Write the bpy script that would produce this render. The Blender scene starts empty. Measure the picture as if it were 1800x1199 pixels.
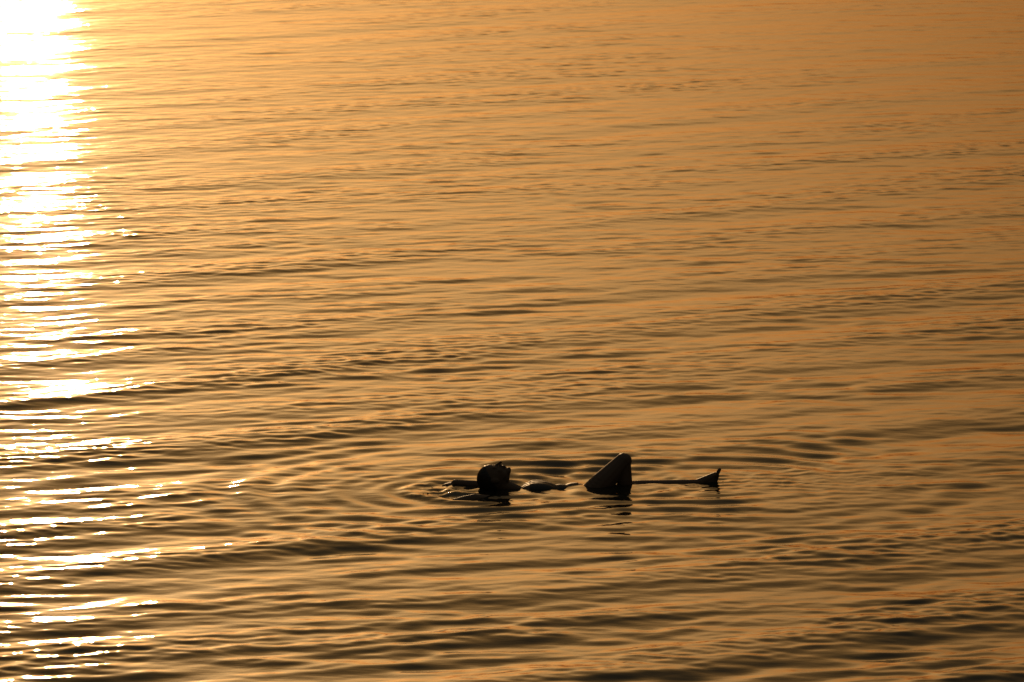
import bpy, bmesh, math, random
import numpy as np
from mathutils import Vector, Matrix

S = bpy.context.scene
COL = S.collection
R = math.radians
rng = np.random.default_rng(11)
random.seed(5)

# ------------------------------------------------------------------ camera
W_PX, H_PX, F_PX = 1800.0, 1199.0, 12800.0
CAM_H, HORIZON = 8.5, -1330.0
PITCH = math.atan((H_PX / 2 - HORIZON) / F_PX)
cam = bpy.data.cameras.new('camera')
cam_ob = bpy.data.objects.new('camera', cam)
COL.objects.link(cam_ob)
cam.sensor_width = 36.0
cam.lens = 36.0 * F_PX / W_PX
cam.clip_start, cam.clip_end = 1.0, 20000.0
cam_ob.location = (0, 0, CAM_H)
cam_ob.rotation_euler = (math.pi / 2 - PITCH, 0, 0)
cam.dof.use_dof = True
cam.dof.focus_distance = 50.5
cam.dof.aperture_fstop = 9.0
S.camera = cam_ob

# ------------------------------------------------------------------ sun and sky
SUN_AZ = R(-3.80)          # measured from +Y towards +X
SUN_EL = R(3.9)
sun_dir = Vector((math.sin(SUN_AZ) * math.cos(SUN_EL), math.cos(SUN_AZ) * math.cos(SUN_EL), math.sin(SUN_EL)))
sun = bpy.data.lights.new('sun', 'SUN')
sun.energy = 0.8
sun.angle = R(0.45)
sun.color = (1.0, 0.62, 0.30)
sun_ob = bpy.data.objects.new('sun', sun)
COL.objects.link(sun_ob)
sun_ob.rotation_euler = sun_dir.to_track_quat('Z', 'Y').to_euler()
sun_ob.location = (-20, 120, 40)

world = bpy.data.worlds.new('World')
S.world = world
world.use_nodes = True
wn, wl = world.node_tree.nodes, world.node_tree.links
wn.clear()


def wmath(op, a, b=None, c=None, clamp=False):
    n = wn.new('ShaderNodeMath'); n.operation = op; n.use_clamp = clamp
    for i, v in enumerate((a, b, c)):
        if v is None: continue
        if isinstance(v, (int, float)): n.inputs[i].default_value = v
        else: wl.new(v, n.inputs[i])
    return n.outputs[0]


sky = wn.new('ShaderNodeTexSky')
sky.sky_type = 'NISHITA'
sky.sun_disc = False
sky.sun_elevation = SUN_EL
sky.sun_rotation = SUN_AZ
sky.air_density, sky.dust_density, sky.ozone_density = 1.0, 4.0, 1.0
tc = wn.new('ShaderNodeTexCoord')
dotn = wn.new('ShaderNodeVectorMath'); dotn.operation = 'DOT_PRODUCT'
wl.new(tc.outputs['Generated'], dotn.inputs[0]); dotn.inputs[1].default_value = sun_dir
theta = wmath('ARCCOSINE', wmath('MINIMUM', dotn.outputs['Value'], 0.999999))
sep = wn.new('ShaderNodeSeparateXYZ'); wl.new(tc.outputs['Generated'], sep.inputs[0])
elev = wmath('ARCSINE', sep.outputs['Z'])
# haze glow round the sun (forward scattering)
lobe_in = wmath('EXPONENT', wmath('MULTIPLY', theta, -1 / R(3.5)))


def col_scale(rgb, fac):
    v = wn.new('ShaderNodeVectorMath'); v.operation = 'SCALE'
    v.inputs[0].default_value = rgb; wl.new(fac, v.inputs['Scale'])
    return v.outputs[0]


def vadd(a, b):
    v = wn.new('ShaderNodeVectorMath'); v.operation = 'ADD'
    wl.new(a, v.inputs[0]); wl.new(b, v.inputs[1]); return v.outputs[0]


def vmul(a, b):
    v = wn.new('ShaderNodeVectorMath'); v.operation = 'MULTIPLY'
    wl.new(a, v.inputs[0])
    if isinstance(b, tuple): v.inputs[1].default_value = b
    else: wl.new(b, v.inputs[1])
    return v.outputs[0]


def elev_ramp(span, stops):
    n = wn.new('ShaderNodeValToRGB')
    wl.new(wmath('DIVIDE', elev, R(span), clamp=True), n.inputs[0])
    e = n.color_ramp.elements
    while len(e) > 1: e.remove(e[0])
    e[0].position, e[0].color = stops[0][0] / span, (*stops[0][1], 1)
    for deg, c in stops[1:]:
        e.new(deg / span).color = (*c, 1)
    return n.outputs[0]


GLOW = (76, 53, 23)
# dusty orange air: strongest low down, clearer towards the zenith
dust = elev_ramp(60.0, [(0, (.28, .19, .10)), (11, (.31, .208, .112)), (32, (.72, .62, .42)), (60, (1.9, 1.6, 1.2))])
total = vadd(vmul(sky.outputs[0], dust), col_scale(GLOW, lobe_in))
# reddening of the thick air low over the sea
total = vmul(total, elev_ramp(30.0, [(0, (.22, .07, .02)), (1.6, (.40, .20, .08)), (3.4, (.60, .42, .26)), (6, (.62, .51, .40)), (10, (.95, .93, .90)), (14, (1, 1, 1))]))
bg = wn.new('ShaderNodeBackground'); wl.new(total, bg.inputs['Color'])
bg.inputs['Strength'].default_value = 0.05
wo = wn.new('ShaderNodeOutputWorld'); wl.new(bg.outputs[0], wo.inputs['Surface'])

S.view_settings.view_transform = 'Standard'
S.view_settings.look = 'None'
S.view_settings.gamma = 1.0
S.view_settings.use_curve_mapping = False
S.view_settings.exposure = 0.22
S.render.engine = 'CYCLES'
S.cycles.max_bounces = 6


# ------------------------------------------------------------------ helpers
def ground(px, row, z=0.0):
    """point on the calm water seen at that pixel of the 1800 x 1199 photo, lifted by z"""
    x, yv = (px - W_PX / 2) / F_PX, (H_PX / 2 - row) / F_PX
    cp, sp = math.cos(PITCH), math.sin(PITCH)
    d = Vector((x, cp + yv * sp, -sp + yv * cp))
    t = -CAM_H / d.z
    return Vector((d.x * t, d.y * t, z))


def prin(name, base, rough, **kw):
    m = bpy.data.materials.new(name); m.use_nodes = True
    p = m.node_tree.nodes['Principled BSDF']
    p.inputs['Base Color'].default_value = (*base, 1)
    p.inputs['Roughness'].default_value = rough
    for k, v in kw.items(): p.inputs[k.replace('_', ' ')].default_value = v
    return m, p


# ------------------------------------------------------------------ water
def axis(fine0, fine1, step, far0, far1, grow=1.16):
    if callable(step):
        v = [fine0]
        while v[-1] < fine1: v.append(v[-1] + step(v[-1]))
    else:
        v = list(np.arange(fine0, fine1 + step / 2, step))
    d, x, hi = v[-1] - v[-2], v[-1], []
    while x < far1:
        d *= grow; x += d; hi.append(x)
    d, x, lo = v[1] - v[0], v[0], []
    while x > far0:
        d *= grow; x -= d; lo.append(x)
    return np.array(lo[::-1] + v + hi)


xs = axis(-6.6, 6.6, 0.030, -6000, 6000)
ys = axis(40.5, 86.0, lambda y: 0.0195 * y / 43.0, -400, 12000)
X, Y = np.meshgrid(xs, ys)
DX = np.gradient(xs)[None, :] * np.ones_like(X)
DY = np.gradient(ys)[:, None] * np.ones_like(X)
SP = np.maximum(DX, DY)


def fade(lam):            # drop a wave where the grid is too coarse to carry it
    return np.clip((lam / SP - 2.5) / 2.0, 0, 1)


def train(n, lam0, lam1, mean, spread, slope, power=0.0):
    """sum of n plane waves; mean = angle of the crest line from +X; slope = rms slope"""
    h = np.zeros_like(X)
    u = (np.arange(n) + rng.random(n)) / n
    lams = lam0 * (lam1 / lam0) ** u
    wts = lams ** power
    wts = wts / math.sqrt((wts ** 2).sum())
    lam_min = lams.min()
    rows = np.where((SP.min(axis=1) < lam1 / 2.5))[0]
    r0, r1 = rows[0], rows[-1] + 1
    Xs, Ys, Ss = X[r0:r1].astype(np.float32), Y[r0:r1].astype(np.float32), SP[r0:r1].astype(np.float32)
    for lam, w in zip(lams, wts):
        th = mean + spread * rng.standard_normal()
        k = 2 * math.pi / lam
        kx, ky = -math.sin(th) * k, math.cos(th) * k
        a = math.sqrt(2) * slope * w / k
        f = np.clip((lam / Ss - 2.5) / 2.0, 0, 1)
        h[r0:r1] += a * f * np.sin(kx * Xs + ky * (Ys - 50.0) + rng.random() * 6.2832)
    return h


swell = train(24, 0.95, 2.3, R(33), R(9), 0.030, 0.2)
medium = train(64, 0.27, 0.82, R(14), R(26), 0.046, 0.0)
short = train(60, 0.15, 0.34, R(8), R(30), 0.042, 0.3)
fine = train(60, 0.075, 0.17, R(9), R(30), 0.044, 0.0)
patch = train(14, 3.0, 9.0, R(20), R(40), 1.0, 0.0)
patch = patch / (patch[np.abs(X) < 6].std() + 1e-9)
near = np.clip(43.0 / np.clip(Y, 38, None), 0, 1.1)      # the chop dies down farther out
groups = train(16, 1.1, 3.4, R(22), R(45), 1.0, 0.0)      # waves come in groups with quieter water between
groups = np.exp(0.42 * np.clip(groups / groups[(np.abs(X) < 6) & (Y > 41) & (Y < 86)].std(), -2.2, 2.0)) * 0.92
groups = groups ** np.clip((near - 0.45) * 2.0, 0, 1)
medium = medium * groups
big = swell + 0.6 * medium
big = big / big[(np.abs(X) < 6) & (Y > 41) & (Y < 86)].std()
crest = 1 / (1 + np.exp(-2.2 * (big - 0.35)))
H = (swell + medium * 0.9) * near ** 2.3 + short * near ** 1.6 * (0.75 + 0.35 * crest) * np.clip(0.35 + 0.6 * groups + 0.16 * patch, 0.35, 1.7) \
    + fine * near ** 0.35 * (0.22 + 1.25 * crest) * np.clip(1 + 0.35 * patch, 0.2, 1.9)

# ripples spreading from the swimmer
body_line = [ground(772, 862), ground(866, 858), ground(1100, 850), ground(1262, 847)]


def seg_dist(P, Q):
    d = Q - P; L2 = d.x ** 2 + d.y ** 2
    t = np.clip(((X - P.x) * d.x + (Y - P.y) * d.y) / L2, 0, 1)
    return np.hypot(X - P.x - t * d.x, Y - P.y - t * d.y)


DB = np.minimum.reduce([seg_dist(body_line[i], body_line[i + 1]) for i in range(3)])


def ring(px, row, lam, chirp, r_in, r_out, slope, phase=0.0, squash=1.0):
    c = ground(px, row)
    r = np.hypot(X - c.x, (Y - c.y) * squash)
    env = np.clip((r - r_in) / 0.12, 0, 1) * np.exp(-np.clip(r - r_in, 0, None) / r_out) / np.sqrt(1 + 2.0 * r)
    env = env * np.clip((r_out * 3.2 - r) / 0.5, 0, 1)
    k = 2 * math.pi / lam
    ang = np.arctan2(Y - c.y, X - c.x)
    wob = 0.5 * np.sin(3 * ang + phase) + 0.5 * np.sin(2.3 * X + 1.7 * Y + phase)
    env = env * np.clip(0.62 + 0.35 * np.sin(2 * ang + 2 * phase) + 0.35 * np.sin(5 * ang - phase + 3 * r), 0.05, 1.3)
    return slope / k * env * np.sin(k * (r + chirp * r * r) + phase + wob)


calm = 1 - 0.88 * np.exp(-(DB / 0.95) ** 2)           # the body shelters the water next to it
H = H * calm
H += ring(872, 859, 0.25, -0.05, 0.16, 1.0, 0.40)
H += ring(800, 862, 0.165, -0.02, 0.10, 0.55, 0.28, 1.0)
H += ring(1100, 850, 0.235, -0.05, 0.26, 0.95, 0.19, 2.0)
H += ring(1256, 847, 0.125, -0.02, 0.04, 0.50, 0.17, 0.6)
k_b = 2 * math.pi / 0.31
H += 0.27 / k_b * np.clip(0.55 + 0.5 * np.sin(1.9 * X + 0.6) * np.sin(1.3 * Y) + 0.35 * np.sin(3.7 * X - 1.1 * Y), 0.05, 1.3) * np.clip((DB - 0.40) / 0.45, 0, 1) * np.exp(-(DB / 1.5) ** 2) * np.sin(k_b * DB * (1 + 0.06 * np.sin(2.7 * X)) * (1 - 0.05 * DB) + 0.4 + 0.7 * np.sin(1.6 * X - 2.1 * Y))


def churn(px, row, sx, sy, slope, n=40, l0=0.055, l1=0.16):
    global H
    c = ground(px, row)
    env = np.exp(-((X - c.x) / sx) ** 2 - ((Y - c.y) / sy) ** 2)
    idx = env > 0.01
    Xi, Yi, h = X[idx], Y[idx], 0
    for i in range(n):
        lam = l0 * (l1 / l0) ** rng.random(); th = rng.random() * 6.2832; k = 2 * math.pi / lam
        h = h + math.sqrt(2.0 / n) * slope / k * np.sin(k * (math.cos(th) * Xi + math.sin(th) * (Yi - 50)) + rng.random() * 6.28)
    H[idx] += env[idx] * h


churn(775, 864, 0.18, 0.42, 0.22)
churn(830, 874, 0.16, 0.14, 0.12)
churn(1255, 850, 0.20, 0.40, 0.13)
churn(1370, 845, 0.45, 0.55, 0.085)
churn(1540, 838, 0.6, 0.5, 0.05)
churn(1075, 852, 0.25, 0.12, 0.05)
churn(930, 860, 0.3, 0.12, 0.05)

ny, nx = X.shape
verts = np.stack([X, Y, H], axis=-1).reshape(-1, 3).astype(np.float32)
i = np.arange(ny * nx).reshape(ny, nx)
quads = np.stack([i[:-1, :-1], i[:-1, 1:], i[1:, 1:], i[1:, :-1]], axis=-1).reshape(-1).astype(np.int32)
nq = quads.size // 4
me = bpy.data.meshes.new('water')
me.vertices.add(len(verts)); me.vertices.foreach_set('co', verts.reshape(-1))
me.loops.add(quads.size); me.loops.foreach_set('vertex_index', quads)
me.polygons.add(nq)
me.polygons.foreach_set('loop_start', np.arange(0, quads.size, 4, dtype=np.int32))
me.polygons.foreach_set('use_smooth', np.ones(nq, dtype=bool))
me.update(calc_edges=True)
water = bpy.data.objects.new('water', me); COL.objects.link(water)
water['kind'] = 'structure'
water['label'] = 'rippled sea water glowing golden orange with a bright sun glitter path'


def water_height(x, y):
    ix = int(np.clip(np.searchsorted(xs, x), 1, len(xs) - 1)); iy = int(np.clip(np.searchsorted(ys, y), 1, len(ys) - 1))
    return float(H[iy, ix])


wm, wp = prin('sea_water', (0.022, 0.019, 0.011), 0.035, IOR=1.333)
nt = wm.node_tree


def noise_bump(scale, vec_scale, rot, strength, dist, prev=None, detail=3.0):
    tcn = nt.nodes.new('ShaderNodeTexCoord')
    mp = nt.nodes.new('ShaderNodeMapping'); mp.inputs['Scale'].default_value = vec_scale
    mp.inputs['Rotation'].default_value = (0, 0, rot)
    nz = nt.nodes.new('ShaderNodeTexNoise'); nz.inputs['Scale'].default_value = scale
    nz.inputs['Detail'].default_value = detail; nz.inputs['Roughness'].default_value = 0.5
    b = nt.nodes.new('ShaderNodeBump'); b.inputs['Strength'].default_value = strength
    b.inputs['Distance'].default_value = dist
    nt.links.new(tcn.outputs['Object'], mp.inputs[0]); nt.links.new(mp.outputs[0], nz.inputs[0])
    nt.links.new(nz.outputs[0], b.inputs['Height'])
    if prev: nt.links.new(prev, b.inputs['Normal'])
    return b.outputs[0]


n1 = noise_bump(10.0, (0.5, 1.0, 1.0), R(-8), 1.0, 0.0024)
nt.links.new(n1, wp.inputs['Normal'])
# unresolved capillary ripples scatter a little light more widely than the smooth faces do
wp2 = nt.nodes.new('ShaderNodeBsdfPrincipled')
wp2.inputs['Base Color'].default_value = (0.022, 0.019, 0.011, 1)
wp2.inputs['Roughness'].default_value = 0.34; wp2.inputs['IOR'].default_value = 1.333
nt.links.new(n1, wp2.inputs['Normal'])
mixs = nt.nodes.new('ShaderNodeMixShader'); mixs.inputs[0].default_value = 0.022
nt.links.new(wp.outputs[0], mixs.inputs[1]); nt.links.new(wp2.outputs[0], mixs.inputs[2])
nt.links.new(mixs.outputs[0], nt.nodes['Material Output'].inputs['Surface'])
me.materials.append(wm)

# ------------------------------------------------------------------ swimmer
skin, sp_ = prin('wet_skin', (0.26, 0.14, 0.085), 0.5)
sp_.inputs['Specular IOR Level'].default_value = 0.3
sp_.inputs['Subsurface Weight'].default_value = 0.08
sp_.inputs['Subsurface Radius'].default_value = (0.02, 0.008, 0.004)
snt = skin.node_tree
nz = snt.nodes.new('ShaderNodeTexNoise'); nz.inputs['Scale'].default_value = 9.0; nz.inputs['Detail'].default_value = 5
mx = snt.nodes.new('ShaderNodeMix'); mx.data_type = 'RGBA'
mx.inputs['A'].default_value = (0.21, 0.11, 0.065, 1); mx.inputs['B'].default_value = (0.29, 0.16, 0.10, 1)
snt.links.new(nz.outputs[0], mx.inputs['Factor']); snt.links.new(mx.outputs['Result'], sp_.inputs['Base Color'])
hair_m, hp_ = prin('wet_hair', (0.045, 0.026, 0.015), 0.36)
hnt = hair_m.node_tree
wv = hnt.nodes.new('ShaderNodeTexNoise'); wv.inputs['Scale'].default_value = 60.0
mpp = hnt.nodes.new('ShaderNodeMapping'); mpp.inputs['Scale'].default_value = (0.15, 1.5, 1.5)
tcc = hnt.nodes.new('ShaderNodeTexCoord'); bb = hnt.nodes.new('ShaderNodeBump'); bb.inputs['Distance'].default_value = 0.004
hnt.links.new(tcc.outputs['Object'], mpp.inputs[0]); hnt.links.new(mpp.outputs[0], wv.inputs[0])
hnt.links.new(wv.outputs[0], bb.inputs['Height']); hnt.links.new(bb.outputs[0], hp_.inputs['Normal'])
suit_m, _ = prin('wet_swim_fabric', (0.045, 0.028, 0.020), 0.55)

ORIGIN = ground(960, 855)
bm = bmesh.new()


def L(px, row, z):        # photo pixel of the water point below + height, in the swimmer's own frame
    return ground(px, row, z) - ORIGIN


def ellipsoid(c, r, M=None, seg=24):
    M = M or Matrix.Identity(3)
    m4 = Matrix.Translation(c) @ M.to_4x4() @ Matrix.Diagonal((*r, 1))
    bmesh.ops.create_uvsphere(bm, u_segments=seg, v_segments=seg // 2, radius=1.0, matrix=m4)


def limb(pts, seg=20):
    """tapered round limb through (point, radius) stations with round ends"""
    for (a, ra), (b, rb) in zip(pts[:-1], pts[1:]):
        d = b - a; n = max(2, int(d.length / (min(ra, rb) * 0.35)) + 1)
        for k in range(n + 1):
            t = k / n; rr = ra + (rb - ra) * t
            bmesh.ops.create_icosphere(bm, subdivisions=2, radius=rr, matrix=Matrix.Translation(a.lerp(b, t)))


# head: a = crown to chin, b = sideways, c = towards the face
TILT = R(7)
crown = L(839.5, 858.5, 0.083)
yaw = R(5)
ua = Vector((math.cos(TILT) * math.cos(yaw), math.cos(TILT) * math.sin(yaw), -math.sin(TILT)))
ub = Vector((-math.sin(yaw), math.cos(yaw), 0))
uc = ua.cross(ub)
HM = Matrix((ua, ub, uc)).transposed()


def hd(a, b, c): return crown + ua * a + ub * b + uc * c
def he(p, r): ellipsoid(hd(*p), r, HM)


he((.098, 0, -.006), (.098, .077, .098))
he((.082, 0, .040), (.056, .062, .052))
he((.135, 0, .030), (.065, .060, .058))
he((.170, 0, .025), (.045, .053, .052))
he((.196, 0, .045), (.026, .034, .036))
he((.208, 0, .070), (.018, .022, .018))
he((.200, 0, .058), (.026, .034, .026))
for s in (-1, 1):
    he((.100, s * .030, .078), (.012, .022, .011))     # brow ridge
    he((.113, s * .031, .074), (.011, .014, .011))     # closed eye
    he((.140, s * .036, .058), (.022, .020, .020))     # cheek
    he((.118, s * .077, -.006), (.031, .009, .018))    # ear
    he((.148, s * .011, .094), (.009, .007, .008))     # nostril
limb([(hd(.108, 0, .086), .007), (hd(.130, 0, .101), .008), (hd(.148, 0, .116), .0105)])
he((.167, 0, .089), (.007, .021, .011))
he((.179, 0, .088), (.008, .019, .010))
he((.192, 0, .012), (.030, .043, .050))
he((.182, 0, -.020), (.030, .045, .045))
# neck and trunk
neck0 = hd(.155, 0, -.040); neck1 = L(914, 856, -.052)
limb([(neck0, .052), (neck1, .056)])
ellipsoid(L(922, 856, -.075), (.085, .175, .062))
ellipsoid(L(948, 855, -.065), (.165, .155, .096))
for s in (-1, 1):
    ellipsoid(L(946, 855, -.028) + Vector((0, s * .058, 0)), (.125, .088, .058))
ellipsoid(L(985, 853.5, -.094), (.13, .125, .098))
ellipsoid(L(1012, 852, -.091), (.135, .150, .100))
# bent leg, nearer the camera
hipN, kneeN, ankN = L(1027, 854, -.110), L(1095.5, 850, .156), L(1107, 850, -.235)
limb([(hipN, .090), (hipN.lerp(kneeN, .45), .084), (kneeN, .060)])
ellipsoid(kneeN + Vector((.010, 0, .004)), (.050, .048, .052))
limb([(kneeN, .055), (kneeN.lerp(ankN, .32) + Vector((-.008, 0, 0)), .058), (kneeN.lerp(ankN, .6), .045), (ankN, .033)])
limb([(ankN, .034), (ankN + Vector((.06, 0, -.045)), .032), (ankN + Vector((.15, 0, -.07)), .022)])
limb([(ankN, .034), (ankN + Vector((-.03, 0, -.05)), .030)])
for j in range(5):
    o = Vector((0, (-.034 + j * .017), 0))
    limb([(ankN + Vector((.12, 0, -.066)) + o * .9, .013), (ankN + Vector((.205 - j * .009, 0, -.078)) + o, .009)])
# straight leg, farther
hipF, kneeF, ankF = L(1022, 849, -.105), L(1130, 847, -.037), L(1226, 847.5, -.014)
limb([(hipF, .088), (hipF.lerp(kneeF, .5), .072), (kneeF, .050)])
limb([(kneeF, .050), (kneeF.lerp(ankF, .3) + Vector((0, 0, -.008)), .052), (ankF, .034)])
heel = L(1251, 847, -.055)
ball = L(1257.5, 847, .042)
limb([(ankF, .034), (heel, .030)])
limb([(ankF, .036), (ball, .028)])
limb([(heel, .030), (ball, .026)])
ellipsoid(L(1243, 847, -.008), (.062, .036, .040), Matrix.Rotation(R(-38), 3, 'Y'))
for s in (-1, 1):
    limb([(heel, .024), (ball + Vector((0, s * .022, 0)), .018)])
for j in range(5):
    o = Vector((0, (-.034 + j * .017), 0))
    limb([(ball + o * .9 + Vector((.004, 0, .006)), .015), (ball + o + Vector((.028 - .001 * j, 0, .050 - .006 * j)), .013 if j == 0 else .009)])


def hand(wr, dirv, side, droop):
    dirv = dirv.normalized(); up = Vector((0, 0, 1)); lat = up.cross(dirv).normalized()
    pal = wr + dirv * .075 + Vector((0, 0, droop * .5))
    ellipsoid(wr.lerp(pal, .55), (.052, .040, .015), Matrix((dirv, lat, dirv.cross(lat))).transposed())
    for j, ln in enumerate((.068, .078, .072, .058)):
        o = lat * ((j - 1.5) * .019)
        r0 = pal + o * .9; r1 = r0 + dirv * ln * .5 + lat * (j - 1.5) * .004 + Vector((0, 0, droop * .35)); r2 = r1 + dirv * ln * .5 + Vector((0, 0, droop * .7))
        limb([(wr.lerp(pal, .6) + o * .8, .010), (r0, .0092), (r1, .0085), (r2, .0072)])
    t0 = wr + dirv * .022 + lat * side * .030
    limb([(t0, .012), (t0 + dirv * .035 + lat * side * .022, .0105), (t0 + dirv * .062 + lat * side * .030 + Vector((0, 0, droop * .4)), .009)])


# far arm stretched past the head, then near arm
shF, elF, wrF = L(915, 850, -.060), L(848, 852, -.014), L(800, 852, .010)
limb([(shF, .056), (shF.lerp(elF, .5), .046), (elF, .038)])
limb([(elF, .038), (elF.lerp(wrF, .35), .037), (wrF, .027)])
hand(wrF, L(765, 851.5, -.012) - wrF, -1, -.020)
shN, elN, wrN = L(908, 863, -.095), L(834, 875, -.012), L(788, 877, -.036)
limb([(shN, .056), (shN.lerp(elN, .5), .046), (elN, .040)])
limb([(elN, .040), (elN.lerp(wrN, .35), .038), (wrN, .0265)])
hand(wrN, L(755, 877, -.010) - wrN, 1, -.006)

tmp_me = bpy.data.meshes.new('tmp'); bm.to_mesh(tmp_me); bm.free()
tmp = bpy.data.objects.new('tmp', tmp_me); COL.objects.link(tmp)
m1 = tmp.modifiers.new('r', 'REMESH'); m1.mode = 'VOXEL'; m1.voxel_size = 0.0042
m2 = tmp.modifiers.new('s', 'SMOOTH'); m2.iterations = 6; m2.factor = 0.5
bpy.context.view_layer.update()
dg = bpy.context.evaluated_depsgraph_get()
body_me = bpy.data.meshes.new_from_object(tmp.evaluated_get(dg))
bpy.data.objects.remove(tmp); bpy.data.meshes.remove(tmp_me)
body_me.name = 'person'
for p in body_me.polygons: p.use_smooth = True
body_me.materials.clear(); body_me.materials.append(skin)
person = bpy.data.objects.new('person', body_me); COL.objects.link(person)
person.location = ORIGIN
person['label'] = 'person floating face up in the water with one knee raised and arms overhead'
person['category'] = 'person'


def garment(name, mat, weight, thick):
    """shell grown from the body surface where weight(co) > 0"""
    co = [v.co for v in body_me.vertices]; no = [v.normal for v in body_me.vertices]
    w = [weight(c) for c in co]
    faces = [p.vertices for p in body_me.polygons if min(w[k] for k in p.vertices) > 0]
    used = sorted({k for f in faces for k in f}); mp = {k: q for q, k in enumerate(used)}
    vs = [co[k] + no[k] * (-.0015 + (thick + .0015) * min(1, w[k] / .012)) for k in used]
    g = bpy.data.meshes.new(name); g.from_pydata(vs, [], [[mp[k] for k in f] for f in faces])
    for p in g.polygons: p.use_smooth = True
    g.materials.append(mat)
    o = bpy.data.objects.new(name, g); COL.objects.link(o); o.parent = person
    return o


def hair_w(c):
    d = c - crown; a, b, cc = d.dot(ua), d.dot(ub), d.dot(uc)
    if a > .18 or abs(b) > .079 or a < -.05 or abs(b) > .2: return -1
    # hairline: over the forehead, down before the ear, to the nape
    line = .052 + .038 * min(1, max(0, (-cc + .06) / .05)) + .05 * min(1, max(0, (-cc - .0) / .05))
    return line - a


hair = garment('hair', hair_m, hair_w, .006)
y_side = .12


def suit_w(c):
    p0, p1 = L(930, 855, 0), L(1018, 852, 0)
    if c.x < p0.x or c.x > p1.x: return -1
    cy = p0.y + (p1.y - p0.y) * (c.x - p0.x) / (p1.x - p0.x)
    return min(c.x - p0.x, p1.x - c.x, .205 - abs(c.y - cy), .06 - c.z + .1)


suit = garment('swimsuit', suit_m, suit_w, .005)

# ------------------------------------------------------------------ bubbles thrown up by the hands and the foot
bb_ = bmesh.new()
for (px, row, sx, sy, n) in ((775, 862, 26, 9, 16), (803, 875, 18, 3, 12), (748, 868, 10, 7, 5), (1240, 846, 22, 2.5, 8), (1045, 849, 14, 2, 5), (843, 861, 2, 2, 3)):
    for k in range(n):
        g = ground(px + random.gauss(0, sx * .5), row + random.gauss(0, sy * .5))
        r = random.uniform(.002, .0048)
        bmesh.ops.create_icosphere(bb_, subdivisions=2, radius=r, matrix=Matrix.Translation((g.x, g.y, water_height(g.x, g.y) + r * .1)) @ Matrix.Diagonal((1.5, 1.5, .7, 1)))
for f in bb_.faces: f.smooth = True
fm = bpy.data.meshes.new('water_bubbles'); bb_.to_mesh(fm); bb_.free()
wet, _ = prin('bubble_water', (0.10, 0.09, 0.07), 0.08, IOR=1.333)
fm.materials.append(wet)
fo = bpy.data.objects.new('water_bubbles', fm); COL.objects.link(fo)
fo['kind'] = 'stuff'
fo['label'] = 'small glinting bubbles and drops on the water around the floating swimmer'
fo['category'] = 'bubbles'
